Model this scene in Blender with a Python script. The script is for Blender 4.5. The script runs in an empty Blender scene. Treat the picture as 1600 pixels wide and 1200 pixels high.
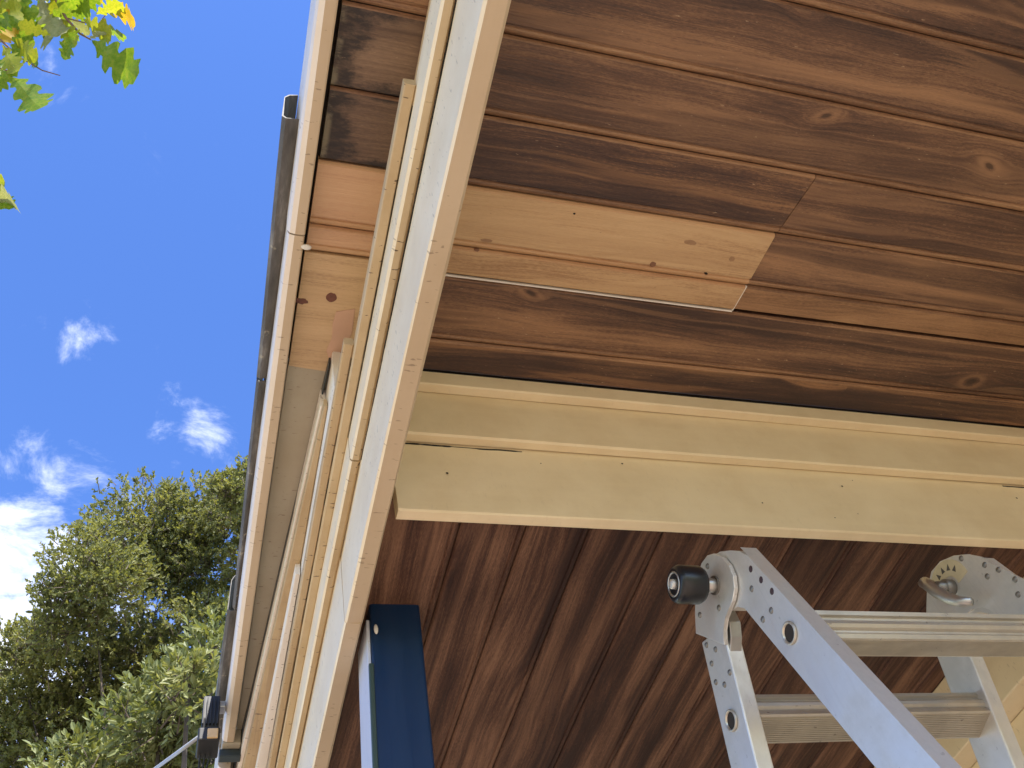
import bpy, bmesh, math, random
from mathutils import Vector, Matrix, noise as mnoise
random.seed(7)
R = math.radians
scene = bpy.context.scene
COL = scene.collection

# ------------------------------------------------------------------ camera
CAMZ = 1.55          # eye height
H = 1.30             # veranda lining above the lens
ROWS = ((0.95117089, 0.08909226, 0.2955275),      # right  / image-down / forward of the lens, per world axis
        (-0.24477986, 0.80097795, 0.54636723),
        (-0.18803392, -0.59202779, 0.7836749))
FPX = 1469.9
cd = bpy.data.cameras.new('camera'); cam = bpy.data.objects.new('camera', cd); COL.objects.link(cam)
cam.matrix_world = Matrix(((ROWS[0][0], -ROWS[0][1], -ROWS[0][2], 0),
                           (ROWS[1][0], -ROWS[1][1], -ROWS[1][2], 0),
                           (ROWS[2][0], -ROWS[2][1], -ROWS[2][2], CAMZ), (0, 0, 0, 1)))
cd.sensor_width = 36; cd.lens = 36*FPX/1600; cd.clip_start = 0.02; cd.clip_end = 2000
scene.camera = cam

def at(x, y, t):
    """world point t metres deep in front of photo pixel (x, y)"""
    a, b = (x-800)/FPX*t, (y-600)/FPX*t
    return Vector((ROWS[0][0]*a+ROWS[0][1]*b+ROWS[0][2]*t, ROWS[1][0]*a+ROWS[1][1]*b+ROWS[1][2]*t,
                   CAMZ+ROWS[2][0]*a+ROWS[2][1]*b+ROWS[2][2]*t))

# ------------------------------------------------------------------ sky, sun, exposure
SUN_EL, SUN_AZ = R(50), R(171)          # azimuth clockwise from +Y
sun_dir = Vector((math.sin(SUN_AZ)*math.cos(SUN_EL), math.cos(SUN_AZ)*math.cos(SUN_EL), math.sin(SUN_EL)))
w = bpy.data.worlds.new('World'); scene.world = w; w.use_nodes = True
nt = w.node_tree; N = nt.nodes; L = nt.links
bg = N['Background']; bg.inputs['Strength'].default_value = 0.15
sky = N.new('ShaderNodeTexSky'); sky.sky_type = 'NISHITA'; sky.sun_disc = False
sky.sun_elevation = SUN_EL; sky.sun_rotation = SUN_AZ; sky.altitude = 200
sky.air_density = 1.0; sky.dust_density = 0.3; sky.ozone_density = 2.5
hs = N.new('ShaderNodeHueSaturation'); hs.inputs['Hue'].default_value = 0.514; hs.inputs['Saturation'].default_value = 1.22; hs.inputs['Value'].default_value = 1.0
L.new(sky.outputs[0], hs.inputs['Color'])
# drifting cloud, thicker towards the horizon
tc = N.new('ShaderNodeTexCoord')
sep = N.new('ShaderNodeSeparateXYZ'); L.new(tc.outputs['Generated'], sep.inputs[0])
def wm(op, a, b=None, c=None):
    n = N.new('ShaderNodeMath'); n.operation = op
    for i, q in enumerate((a, b, c)):
        if q is None: continue
        if isinstance(q, (int, float)): n.inputs[i].default_value = q
        else: L.new(q, n.inputs[i])
    return n.outputs[0]
zz = wm('MAXIMUM', sep.outputs[2], 0.05)
comb = N.new('ShaderNodeCombineXYZ')
L.new(wm('DIVIDE', sep.outputs[0], zz), comb.inputs[0]); L.new(wm('DIVIDE', sep.outputs[1], zz), comb.inputs[1])
cn = N.new('ShaderNodeTexNoise'); cn.inputs['Scale'].default_value = 9.0; cn.inputs['Detail'].default_value = 9
cn.inputs['Roughness'].default_value = 0.66; cn.inputs['Distortion'].default_value = 0.5
L.new(comb.outputs[0], cn.inputs['Vector'])
cov = None
for (dx, dy, dz, wd, amt) in ((-.129, .566, .814, .025, .19), (-.010, .632, .775, .030, .19), (-.045, .650, .758, .040, .15), (-.095, .672, .735, .055, .14), (-.172, .72, .670, .080, .36),
                              (-.12, .80, .59, .16, .30), (-.168, .665, .727, .050, .15), (-.18, .76, .62, .11, .42)):
    v = Vector((dx, dy, dz)).normalized()
    d = N.new('ShaderNodeVectorMath'); d.operation = 'DISTANCE'; L.new(tc.outputs['Generated'], d.inputs[0]); d.inputs[1].default_value = v
    mr = N.new('ShaderNodeMapRange'); mr.interpolation_type = 'SMOOTHERSTEP'
    mr.inputs[1].default_value = 0; mr.inputs[2].default_value = wd*1.7; mr.inputs[3].default_value = amt; mr.inputs[4].default_value = 0
    L.new(d.outputs['Value'], mr.inputs[0])
    cov = mr.outputs[0] if cov is None else wm('MAXIMUM', cov, mr.outputs[0])
hz = N.new('ShaderNodeMapRange'); hz.inputs[1].default_value = .62; hz.inputs[2].default_value = .25; hz.inputs[3].default_value = 0; hz.inputs[4].default_value = .16
L.new(sep.outputs[2], hz.inputs[0])
cov = wm('MAXIMUM', cov, hz.outputs[0])
cf = wm('ADD', cn.outputs[0], cov)
cr = N.new('ShaderNodeMapRange'); cr.interpolation_type = 'SMOOTHSTEP'
cr.inputs[1].default_value = .60; cr.inputs[2].default_value = 1.0; cr.inputs[3].default_value = 0; cr.inputs[4].default_value = .95
L.new(cf, cr.inputs[0])
mx = N.new('ShaderNodeMix'); mx.data_type = 'RGBA'
L.new(cr.outputs[0], mx.inputs[0]); L.new(hs.outputs[0], mx.inputs[6]); mx.inputs[7].default_value = (4.1, 4.3, 4.9, 1)
L.new(mx.outputs[2], bg.inputs['Color'])

sd = bpy.data.lights.new('sun', 'SUN'); sd.energy = 4.2; sd.angle = R(0.53); sd.color = (1, .95, .87)
so = bpy.data.objects.new('sun', sd); COL.objects.link(so); so.rotation_euler = sun_dir.to_track_quat('Z', 'Y').to_euler(); so.location = (2, -6, 9)
vs = scene.view_settings
vs.view_transform = 'Standard'; vs.look = 'None'; vs.gamma = 1; vs.use_curve_mapping = False; vs.exposure = 1.4
scene.render.engine = 'CYCLES'
scene.cycles.max_bounces = 7; scene.cycles.diffuse_bounces = 4; scene.cycles.transparent_max_bounces = 8

# ------------------------------------------------------------------ node helpers
class G:
    """small wrapper round a material's node tree"""
    def __init__(s, name):
        s.m = bpy.data.materials.new(name); s.m.use_nodes = True
        s.nt = s.m.node_tree; s.n = s.nt.nodes; s.l = s.nt.links
        s.b = s.n['Principled BSDF']; s.out = s.n['Material Output']
        s.tc = s.n.new('ShaderNodeTexCoord'); s.oi = s.n.new('ShaderNodeObjectInfo')
    def put(s, sock, v):
        if isinstance(v, bpy.types.NodeSocket): s.l.new(v, sock)
        elif isinstance(v, (tuple, list)) and len(v) == 3 and sock.type == 'RGBA': sock.default_value = (*v, 1)
        else: sock.default_value = v
    def math(s, op, a, b=0.0, c=0.0, clamp=False):
        n = s.n.new('ShaderNodeMath'); n.operation = op; n.use_clamp = clamp
        for i, q in enumerate((a, b, c)): s.put(n.inputs[i], q)
        return n.outputs[0]
    def vec(s, op, a, b):
        n = s.n.new('ShaderNodeVectorMath'); n.operation = op; s.put(n.inputs[0], a); s.put(n.inputs[1], b)
        return n.outputs[0]
    def xyz(s, v):
        n = s.n.new('ShaderNodeSeparateXYZ'); s.put(n.inputs[0], v); return n.outputs
    def cxyz(s, x, y, z=0.0):
        n = s.n.new('ShaderNodeCombineXYZ')
        for i, q in enumerate((x, y, z)): s.put(n.inputs[i], q)
        return n.outputs[0]
    def noise(s, v, scale=1.0, detail=3, rough=.55, dist=0.0):
        n = s.n.new('ShaderNodeTexNoise'); s.put(n.inputs['Vector'], v)
        n.inputs['Scale'].default_value = scale; n.inputs['Detail'].default_value = detail
        n.inputs['Roughness'].default_value = rough; n.inputs['Distortion'].default_value = dist
        return n.outputs[0]
    def rng(s, v, a, b, c=0.0, d=1.0, smooth=True):
        n = s.n.new('ShaderNodeMapRange'); n.interpolation_type = 'SMOOTHSTEP' if smooth else 'LINEAR'
        s.put(n.inputs[0], v)
        for i, q in enumerate((a, b, c, d)): s.put(n.inputs[i+1], q)
        return n.outputs[0]
    def mix(s, f, a, b, mode='MIX'):
        n = s.n.new('ShaderNodeMix'); n.data_type = 'RGBA'; n.blend_type = mode
        s.put(n.inputs[0], f); s.put(n.inputs[6], a); s.put(n.inputs[7], b)
        return n.outputs[2]
    def ramp(s, f, stops):
        n = s.n.new('ShaderNodeValToRGB'); s.put(n.inputs[0], f)
        e = n.color_ramp.elements
        while len(e) < len(stops): e.new(.5)
        for q, (p, c) in zip(e, stops): q.position = p; q.color = (*c, 1)
        return n.outputs[0]
    def bump(s, h, strength=.3, dist=.002):
        n = s.n.new('ShaderNodeBump'); n.inputs['Strength'].default_value = strength; n.inputs['Distance'].default_value = dist
        s.put(n.inputs['Height'], h); s.l.new(n.outputs[0], s.b.inputs['Normal'])
    def set(s, **k):
        for a, v in k.items(): s.put(s.b.inputs[a.replace('_', ' ')], v)
        return s.m

def wood(name, dark, mid, light, bias=0.0, rough=.5, stain=0.0, knots=1.0, speck=.5, flame=.8, spec=.5, streak=1.0):
    """varnished pine; grain runs along local X"""
    g = G(name)
    off = g.vec('MULTIPLY', g.cxyz(g.oi.outputs['Random'], g.oi.outputs['Random'], 0.0), (61.0, 23.0, 0))
    P = g.vec('ADD', g.tc.outputs['Object'], off); p = g.xyz(P)
    x, y = p[0], p[1]
    # knots on a sparse lattice, they push the grain aside
    vo = g.n.new('ShaderNodeTexVoronoi'); vo.voronoi_dimensions = '2D'; vo.inputs['Scale'].default_value = 1
    vin = g.cxyz(g.math('MULTIPLY', x, 3.1), g.math('MULTIPLY', y, 7.0))
    g.put(vo.inputs['Vector'], vin)
    vc = g.n.new('ShaderNodeSeparateColor'); g.put(vc.inputs[0], vo.outputs['Color'])
    has = g.math('GREATER_THAN', vc.outputs[0], 1-.30*knots)
    size = g.rng(vc.outputs[1], 0.0, 1.0, .55, 1.35, False)
    vp = g.xyz(g.vec('SUBTRACT', vin, vo.outputs['Position']))
    kx_ = g.math('DIVIDE', vp[0], 3.1); ky = g.math('DIVIDE', vp[1], 7.0)
    ks = g.math('ADD', kx_, g.math('MULTIPLY', ky, g.math('SUBTRACT', g.math('MULTIPLY', vc.outputs[2], 2.4), 1.2)))
    kd = g.math('SQRT', g.math('ADD', g.math('MULTIPLY', ks, g.math('MULTIPLY', ks, .42)), g.math('MULTIPLY', ky, ky)))
    kd = g.math('DIVIDE', kd, size)
    near = g.math('MULTIPLY', has, g.rng(kd, 0.0, .05, 1, 0))
    w0 = g.math('SUBTRACT', g.noise(g.cxyz(g.math('MULTIPLY', x, 1.5), g.math('MULTIPLY', y, 6.0)), 1, 3, .5), .5)
    push = g.math('MULTIPLY', near, g.math('MULTIPLY', g.rng(ky, -.012, .012, -1, 1, False), .018))
    wy = g.math('ADD', g.math('SUBTRACT', y, push), g.math('MULTIPLY', w0, .055))
    fine = g.noise(g.cxyz(g.math('MULTIPLY', x, 8.0), g.math('MULTIPLY', wy, 420.0)), 1, 3, .7)
    kdn = g.math('ADD', kd, g.math('MULTIPLY', g.math('SUBTRACT', fine, .5), .004))
    core = g.math('MULTIPLY', has, g.rng(kdn, .0035, .0075, 1, 0))
    halo = g.math('MULTIPLY', has, g.rng(kd, .008, .045, 1, 0))
    broad = g.noise(g.cxyz(g.math('MULTIPLY', x, 1.0), g.math('MULTIPLY', wy, 17.0)), 1, 5, .55, .5)
    blotch = g.noise(g.cxyz(g.math('MULTIPLY', x, 3.0), g.math('MULTIPLY', y, 9.0), 3.0), 1, 5, .68)
    rings = g.math('SINE', g.math('ADD', g.math('MULTIPLY', wy, 640.0), g.math('MULTIPLY', w0, 60.0)))
    fl = g.noise(g.cxyz(g.math('MULTIPLY', x, .60), g.math('MULTIPLY', wy, 14.0), 7.0), 1, 3, .5, .15)
    lines_ = g.noise(g.cxyz(g.math('MULTIPLY', x, 3.0), g.math('MULTIPLY', wy, 190.0), 2.0), 1, 2, .6)
    grit = g.noise(g.cxyz(g.math('MULTIPLY', x, 120.0), g.math('MULTIPLY', y, 600.0), 5.0), 1, 2, .7)
    t = g.math('ADD', g.math('MULTIPLY_ADD', g.math('SUBTRACT', broad, .5), 1.15*streak, .40), g.math('MULTIPLY_ADD', g.math('SUBTRACT', blotch, .5), .75, .225))
    t = g.math('ADD', t, g.math('MULTIPLY', g.math('SUBTRACT', g.oi.outputs['Random'], .5), .14))
    t = g.math('ADD', t, g.math('ADD', g.math('MULTIPLY', rings, .035), g.math('MULTIPLY', g.math('SUBTRACT', fine, .5), .55)))
    t = g.math('ADD', t, g.math('MULTIPLY', g.math('SUBTRACT', lines_, .5), .24))
    t = g.math('ADD', t, g.math('MULTIPLY', g.math('SUBTRACT', grit, .5), .48))
    t = g.math('ADD', g.math('SUBTRACT', t, .10), bias)
    t = g.math('ADD', t, g.math('MULTIPLY', halo, .13))
    c = g.ramp(t, [(.26, dark), (.50, mid), (.72, tuple(.45*a+.55*b for a, b in zip(mid, light))), (.92, light)])
    if flame:    # dark heartwood tongues with a pale rim
        fe = g.math('ADD', fl, g.math('ADD', g.math('MULTIPLY', g.math('SUBTRACT', fine, .5), .07), g.math('MULTIPLY', g.math('SUBTRACT', grit, .5), .05)))
        amt = g.rng(g.math('FRACT', g.math('MULTIPLY', g.oi.outputs['Random'], 7.31)), 0.0, 1.0, .6, 1.0, False)
        c = g.mix(g.math('MULTIPLY', g.rng(fe, .500, .560, 0, flame*.72), amt), c, dark)
        rim = g.math('MULTIPLY', g.rng(fe, .455, .495), g.rng(fe, .505, .530, 1, 0))
        c = g.mix(g.math('MULTIPLY', rim, g.math('MULTIPLY', amt, flame*.55)), c, light)
    c = g.mix(g.math('MULTIPLY', core, .75), c, tuple(q*.5 for q in dark))
    ring1 = g.math('MULTIPLY', has, g.math('MULTIPLY', g.rng(kdn, .0075, .0100, 0, 1), g.rng(kdn, .0110, .0190, 1, 0)))
    c = g.mix(g.math('MULTIPLY', ring1, g.math('MULTIPLY', blotch, .7)), c, light)
    if stain:   # black mould that has crept in from the board's outer end and its far edge
        e = g.xyz(g.tc.outputs['Object'])
        sn = g.noise(g.cxyz(g.math('MULTIPLY', x, 14.0), g.math('MULTIPLY', y, 24.0), 1.7), 1, 6, .7)
        sm = g.noise(g.cxyz(g.math('MULTIPLY', x, 26.0), g.math('MULTIPLY', y, 70.0), 4.7), 1, 4, .7)
        d1 = g.math('ADD', g.math('SUBTRACT', .040, e[0]), g.math('ADD', g.math('MULTIPLY', g.math('SUBTRACT', sn, .5), .11), g.math('MULTIPLY', g.math('SUBTRACT', sm, .5), .05)))
        d2 = g.math('ADD', g.math('SUBTRACT', e[1], .100), g.math('ADD', g.math('MULTIPLY', g.math('SUBTRACT', sn, .5), .06), g.math('MULTIPLY', g.math('SUBTRACT', sm, .5), .03)))
        d3 = g.math('ADD', g.math('SUBTRACT', .010, e[1]), g.math('MULTIPLY', g.math('SUBTRACT', sn, .5), .07))
        sa = g.math('MAXIMUM', g.rng(d1, -.012, .018), g.math('MAXIMUM', g.rng(d2, -.006, .010), g.rng(d3, -.006, .012)))
        sa = g.math('MULTIPLY', sa, g.rng(sm, .25, .6, .45, 1))
        c = g.mix(g.math('MULTIPLY', sa, stain), c, (.017, .012, .012))
        c = g.mix(g.math('MULTIPLY', g.rng(e[0], .011, .004), g.rng(sn, .4, .55)), c, (.20, .17, .11))
    sp = g.noise(g.vec('MULTIPLY', P, (55, 210, 60)), 1, 3, .7)
    c = g.mix(g.math('MULTIPLY', g.math('MULTIPLY', g.rng(sp, .65, .71), g.rng(blotch, .44, .60)), g.math('MULTIPLY', speck, .8)), c, (.45, .32, .20))
    c = g.mix(g.math('MULTIPLY', g.rng(sp, .30, .25), .5), c, (.02, .012, .008))
    g.bump(g.noise(g.cxyz(g.math('MULTIPLY', x, 8.0), g.math('MULTIPLY', y, 420.0)), 1, 2, .7), .45, .0014)
    return g.set(Base_Color=c, Roughness=g.rng(fine, .2, .8, rough-.1, rough+.14), Specular_IOR_Level=spec)

def paint(name, col, dirt=.4, fleck=.5, axis=0, rough=.5, wear=0.0, under=(.30, .20, .12)):
    """old brushed oil paint: brush marks along the piece, flecks, grime"""
    g = G(name); o = g.vec('ADD', g.tc.outputs['Object'], g.vec('MULTIPLY', g.cxyz(g.oi.outputs['Random'], g.oi.outputs['Random'], g.oi.outputs['Random']), (9.0, 7.0, 5.0)))
    st = [70.0, 70.0, 70.0]; st[axis] = 2.5
    brush = g.noise(g.vec('MULTIPLY', o, tuple(st)), 1, 4, .6)
    cl = g.noise(o, 5.5, 6, .68)
    c = g.mix(g.rng(cl, .3, .75, 0, dirt), col, tuple(q*f for q, f in zip(col, (.80, .74, .66))))
    c = g.mix(g.rng(brush, .35, .75, 0, .25), c, tuple(min(1, q*1.06) for q in col))
    fs = [60.0, 60.0, 60.0]; fs[axis] = 210.0
    fl = g.noise(g.vec('MULTIPLY', o, tuple(fs)), 1, 2, .5); zn = g.noise(o, 9, 2, .5)
    c = g.mix(g.math('MULTIPLY', g.math('MULTIPLY', g.rng(fl, .665, .70), g.rng(zn, .38, .50)), fleck), c, (.10, .065, .04))
    if wear:
        wn = g.noise(g.vec('MULTIPLY', o, tuple(q*.35 for q in st)), 1, 5, .65)
        c = g.mix(g.math('MULTIPLY', g.rng(wn, .60, .66), wear), c, under)
    hgt = g.math('ADD', g.math('MULTIPLY', brush, .6), g.math('MULTIPLY', cl, .5))
    g.bump(hgt, .25, .0015)
    return g.set(Base_Color=c, Roughness=g.rng(brush, .2, .8, rough-.08, rough+.14))

def metal(name, col, rough=.35, metallic=.9, scratch=.5, axis=2):
    g = G(name); o = g.tc.outputs['Object']
    st = [160.0, 160.0, 160.0]; st[axis] = 6.0
    br = g.noise(g.vec('MULTIPLY', o, tuple(st)), 1, 4, .6); cl = g.noise(o, 14, 5, .6)
    c = g.mix(g.rng(cl, .35, .7, 0, .6), col, tuple(q*.68 for q in col))
    c = g.mix(g.rng(br, .55, .75, 0, .35), c, tuple(q*.75 for q in col))
    sc = g.noise(g.vec('MULTIPLY', o, (90, 90, 90)), 1, 2, .5)
    c = g.mix(g.math('MULTIPLY', g.rng(sc, .71, .75), scratch), c, (.12, .10, .09))
    g.bump(br, .12, .0006)
    return g.set(Base_Color=c, Metallic=metallic, Roughness=g.math('ADD', g.rng(cl, .3, .7, rough-.06, rough+.14), g.math('MULTIPLY', g.math('SUBTRACT', br, .5), .12)))

def plain(name, col, rough=.5, metallic=0.0, var=.25, scale=30):
    g = G(name); n = g.noise(g.tc.outputs['Object'], scale, 4, .6)
    c = g.mix(g.rng(n, .3, .75, 0, var), col, tuple(q*.55 for q in col)); g.bump(n, .15, .001)
    return g.set(Base_Color=c, Roughness=rough, Metallic=metallic)

def leafmat(name, c1, c2, c3, trans=.45, scale=2.0, rough=.4):
    g = G(name); o = g.tc.outputs['Object']
    n = g.noise(o, scale, 3, .6); n2 = g.noise(o, scale*14, 2, .5)
    c = g.ramp(g.math('ADD', g.math('MULTIPLY', n, .65), g.math('MULTIPLY', n2, .4)), [(.36, c1), (.54, c2), (.74, c3)])
    g.set(Base_Color=c, Roughness=rough)
    t = g.n.new('ShaderNodeBsdfTranslucent'); g.l.new(g.mix(1.0, c, (1.0, .95, .35), 'MULTIPLY'), t.inputs[0])
    ms = g.n.new('ShaderNodeMixShader'); ms.inputs[0].default_value = trans
    g.l.new(g.b.outputs[0], ms.inputs[1]); g.l.new(t.outputs[0], ms.inputs[2]); g.l.new(ms.outputs[0], g.out.inputs[0])
    return g.m

# ------------------------------------------------------------------ mesh helpers
def link(name, bm, mat, parent=None, loc=(0, 0, 0), smooth=False):
    bmesh.ops.recalc_face_normals(bm, faces=bm.faces)
    me = bpy.data.meshes.new(name); bm.to_mesh(me); bm.free()
    if mat: me.materials.append(mat)
    if smooth:
        for p in me.polygons: p.use_smooth = True
    o = bpy.data.objects.new(name, me); COL.objects.link(o); o.location = loc
    if parent: o.parent = parent
    return o
def tag(o, label=None, cat=None, group=None, kind=None):
    for k, v in (('label', label), ('category', cat), ('group', group), ('kind', kind)):
        if v: o[k] = v
    return o
def empty(name, loc, label, cat, group=None):
    o = bpy.data.objects.new(name, None); COL.objects.link(o); o.location = loc; o.empty_display_size = .1
    return tag(o, label, cat, group)
def child(name, bm, mat, parent, origin=(0, 0, 0), smooth=False):
    """mesh given in world coordinates, origin moved to 'origin', parented under 'parent'"""
    og = Vector(origin)
    for v in bm.verts: v.co -= og
    base = Vector((0, 0, 0)); q = parent
    while q: base += q.location; q = q.parent
    return link(name, bm, mat, parent, og-base, smooth)
def bev(bm, r, seg=2):
    if r: bmesh.ops.bevel(bm, geom=list(bm.edges), offset=r, segments=seg, profile=.5, affect='EDGES', clamp_overlap=True)
def box(x0, x1, y0, y1, z0, z1, r=.0015, seg=2):
    bm = bmesh.new(); v = [bm.verts.new((x, y, z)) for x in (x0, x1) for y in (y0, y1) for z in (z0, z1)]
    for f in ((0, 1, 3, 2), (4, 6, 7, 5), (0, 4, 5, 1), (2, 3, 7, 6), (0, 2, 6, 4), (1, 5, 7, 3)): bm.faces.new([v[i] for i in f])
    bev(bm, r, seg); return bm
def prism(pts, axis, a, b, r=0, bm=None):
    """polygon extruded along an axis from a to b"""
    bm = bm or bmesh.new()
    def mk(p, q): return ((q, p[0], p[1]), (p[0], q, p[1]), (p[0], p[1], q))[axis]
    A = [bm.verts.new(mk(p, a)) for p in pts]; B = [bm.verts.new(mk(p, b)) for p in pts]
    n = len(pts); bm.faces.new(A); bm.faces.new(B[::-1])
    for i in range(n): bm.faces.new((A[i], A[(i+1) % n], B[(i+1) % n], B[i]))
    if r: bev(bm, r)
    return bm
def loft(secs, wob=0.0, seed=0.0, step=.12, axis=1, r=.0):
    """boards along Y: secs = [(y, [(x, z), ...]), ...]; joined ring by ring, edges wander by wob"""
    rings = []
    for (y0, s0), (y1, s1) in zip(secs, secs[1:]):
        n = max(1, int((y1-y0)/step))
        for i in range(n+(1 if (y1, s1) == secs[-1] else 0)):
            t = i/n; rings.append((y0+(y1-y0)*t, [(a[0]+(b[0]-a[0])*t, a[1]+(b[1]-a[1])*t) for a, b in zip(s0, s1)]))
    bm = bmesh.new(); vr = []
    for y, s in rings:
        row = []
        for j, (x, z) in enumerate(s):
            dx = mnoise.noise(Vector((y*2.3, seed+j*3.1, 0)))*wob; dz = mnoise.noise(Vector((y*2.1, seed+j*5.7, 9)))*wob
            row.append(bm.verts.new((x+dx, y, z+dz) if axis == 1 else (y, x+dx, z+dz)))
        vr.append(row)
    m = len(vr[0])
    for a, b in zip(vr, vr[1:]):
        for j in range(m): bm.faces.new((a[j], a[(j+1) % m], b[(j+1) % m], b[j]))
    bm.faces.new(vr[0]); bm.faces.new(vr[-1][::-1])
    return bm
def rect(x0, x1, z0, z1, c=.002):
    """rectangle with eased corners, for loft()"""
    return [(x0+c, z0), (x1-c, z0), (x1, z0+c), (x1, z1-c), (x1-c, z1), (x0+c, z1), (x0, z1-c), (x0, z0+c)]
def tube(path, rad, n=8, bm=None, cap=True):
    bm = bm or bmesh.new(); rings = []
    if not isinstance(rad, (list, tuple)): rad = [rad]*len(path)
    up = Vector((0, 0, 1)); prev = None
    for i, p in enumerate(path):
        p = Vector(p); d = (Vector(path[min(i+1, len(path)-1)])-Vector(path[max(i-1, 0)])).normalized()
        a = prev if prev is not None else (up if abs(d.z) < .9 else Vector((1, 0, 0)))
        s = d.cross(a).normalized(); t = s.cross(d).normalized(); prev = t
        rings.append([bm.verts.new(p+(s*math.cos(k*2*math.pi/n)+t*math.sin(k*2*math.pi/n))*rad[i]) for k in range(n)])
    for a, b in zip(rings, rings[1:]):
        for k in range(n): bm.faces.new((a[k], a[(k+1) % n], b[(k+1) % n], b[k]))
    if cap: bm.faces.new(rings[0][::-1]); bm.faces.new(rings[-1])
    return bm
def lathe_x(prof, cx, cy, cz, n=24, bm=None):
    """profile [(dx, radius)] turned about an axis parallel to X"""
    bm = bm or bmesh.new(); rings = []
    for dx, r in prof:
        rings.append([bm.verts.new((cx+dx, cy+math.cos(k*2*math.pi/n)*r, cz+math.sin(k*2*math.pi/n)*r)) for k in range(n)])
    for a, b in zip(rings, rings[1:]):
        for k in range(n): bm.faces.new((a[k], a[(k+1) % n], b[(k+1) % n], b[k]))
    bm.faces.new(rings[0][::-1]); bm.faces.new(rings[-1])
    return bm
def crack(parent, pts, nrm, wid, mat, seed, gaps=.35, step=.006, name='paint_crack'):
    """ragged opened joint: a thin dark sliver lying along a polyline, broken here and there"""
    rnd = random.Random(seed); bm = bmesh.new(); nrm = Vector(nrm).normalized()
    a, b = Vector(pts[0]), Vector(pts[1]); ln = (b-a).length; d = (b-a).normalized(); s = d.cross(nrm).normalized()
    t = 0; on = True; left = rnd.uniform(.05, .2)
    prev = None
    while t < ln:
        wv = wid*(.35+.65*abs(mnoise.noise(Vector((t*38, seed, 0))))+.3*rnd.random())
        o = s*mnoise.noise(Vector((t*20, seed+5, 0)))*wid*.6
        p = a+d*t+nrm*.0006+o
        if not on: wv *= .12
        cur = (bm.verts.new(p-s*wv*.5), bm.verts.new(p+s*wv*.5), bm.verts.new(p-s*wv*.35-nrm*.004), bm.verts.new(p+s*wv*.35-nrm*.004))
        if cur and prev:
            for i, j in ((0, 1), (1, 3), (3, 2), (2, 0)): bm.faces.new((prev[i], prev[j], cur[j], cur[i]))
        prev = cur; t += step*rnd.uniform(.6, 1.5); left -= step
        if left < 0:
            on = not on; left = rnd.uniform(.03, .25) if on else rnd.uniform(.01, .1)*gaps*2
    return child(name, bm, mat, parent, a)

# ------------------------------------------------------------------ materials
M = {}
M['stained'] = wood('stained_pine', (.050, .0255, .019), (.122, .062, .037), (.33, .182, .094), rough=.52, speck=1.0, streak=1.15)
M['stained_orange'] = wood('stained_pine_orange', (.15, .075, .038), (.285, .155, .076), (.43, .25, .125), bias=.02, speck=.5, flame=.2)
M['stained_dark'] = wood('stained_pine_dark', (.036, .019, .0165), (.082, .041, .028), (.33, .175, .083), bias=-.02, speck=1.0, streak=1.3)
M['mouldy'] = wood('mouldy_pine', (.085, .050, .034), (.150, .092, .058), (.27, .175, .108), stain=.95, knots=.2, flame=.3)
M['new_pine'] = wood('new_pine', (.31, .175, .085), (.50, .325, .170), (.61, .425, .235), bias=.0, knots=1.9, speck=.0, flame=.32, streak=1.15)
M['new_pine_pink'] = wood('new_pine_pink', (.42, .245, .140), (.55, .335, .190), (.62, .41, .24), knots=.3, speck=.05, flame=.2)
M['ply'] = wood('patch_board', (.37, .24, .125), (.55, .38, .205), (.64, .46, .26), knots=.3, speck=.0, flame=.2)
M['bay'] = wood('far_bay_pine', (.030, .0130, .0095), (.078, .036, .0225), (.25, .135, .080), flame=.35, knots=.15, streak=1.5, bias=.0, speck=.2, rough=.62, spec=.28)
M['edge'] = wood('highlit_worn_edge', (.080, .038, .022), (.19, .098, .052), (.40, .23, .12), knots=0, flame=0, bias=.06)
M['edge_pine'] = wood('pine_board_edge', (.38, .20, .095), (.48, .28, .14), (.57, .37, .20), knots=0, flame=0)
M['cream'] = paint('cream_paint', (.79, .675, .455), axis=0, dirt=.65, fleck=.05)
M['cream_y'] = paint('cream_paint_long', (.60, .47, .285), axis=1, dirt=1.0, fleck=1.0, wear=.2)
M['cream_dirty'] = paint('cream_paint_flecked', (.53, .395, .225), axis=1, dirt=1.0, fleck=1.0, wear=.45)
M['white'] = paint('off_white_paint', (.80, .74, .60), axis=1, dirt=.5, fleck=.4)
M['tan'] = paint('tan_shade_paint', (.54, .43, .295), axis=1, dirt=.5, fleck=.5, rough=.45)  # the undersides' shade is put into this darker tone
M['beam'] = paint('beam_paint', (.86, .75, .545), axis=1, dirt=.6, fleck=.4, rough=.42)
M['fascia'] = paint('fascia_paint', (.80, .74, .66), axis=1, dirt=.5, fleck=.3, rough=.38)
M['greypaint'] = paint('grey_beige_paint', (.42, .38, .285), axis=1, dirt=.7, fleck=.6)
M['rough_white'] = paint('chalky_white_paint', (.84, .80, .74), axis=1, dirt=.5, fleck=.8, rough=.8, wear=.25, under=(.55, .42, .28))
M['filler'] = plain('pink_filler', (.58, .37, .25), .8, var=.2)
M['crack'] = plain('open_joint', (.012, .009, .007), .9)
M['backing'] = plain('dark_backing', (.03, .022, .017), .9)
M['bare_white'] = plain('white_primer', (.75, .72, .66), .6, var=.2)
M['navy'] = paint('navy_gloss_paint', (.001, .022, .072), axis=2, dirt=.2, fleck=.05, rough=.45)
M['paleblue'] = paint('pale_post_paint', (.55, .58, .66), axis=2, dirt=.3, fleck=.2, rough=.35)
M['green'] = plain('dull_green_edge', (.035, .06, .045), .5)
M['alu'] = metal('brushed_aluminium', (.74, .72, .68), .43, .6, .25)
M['alu_y'] = metal('rung_aluminium', (.60, .55, .46), .40, .75, axis=0)
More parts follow.
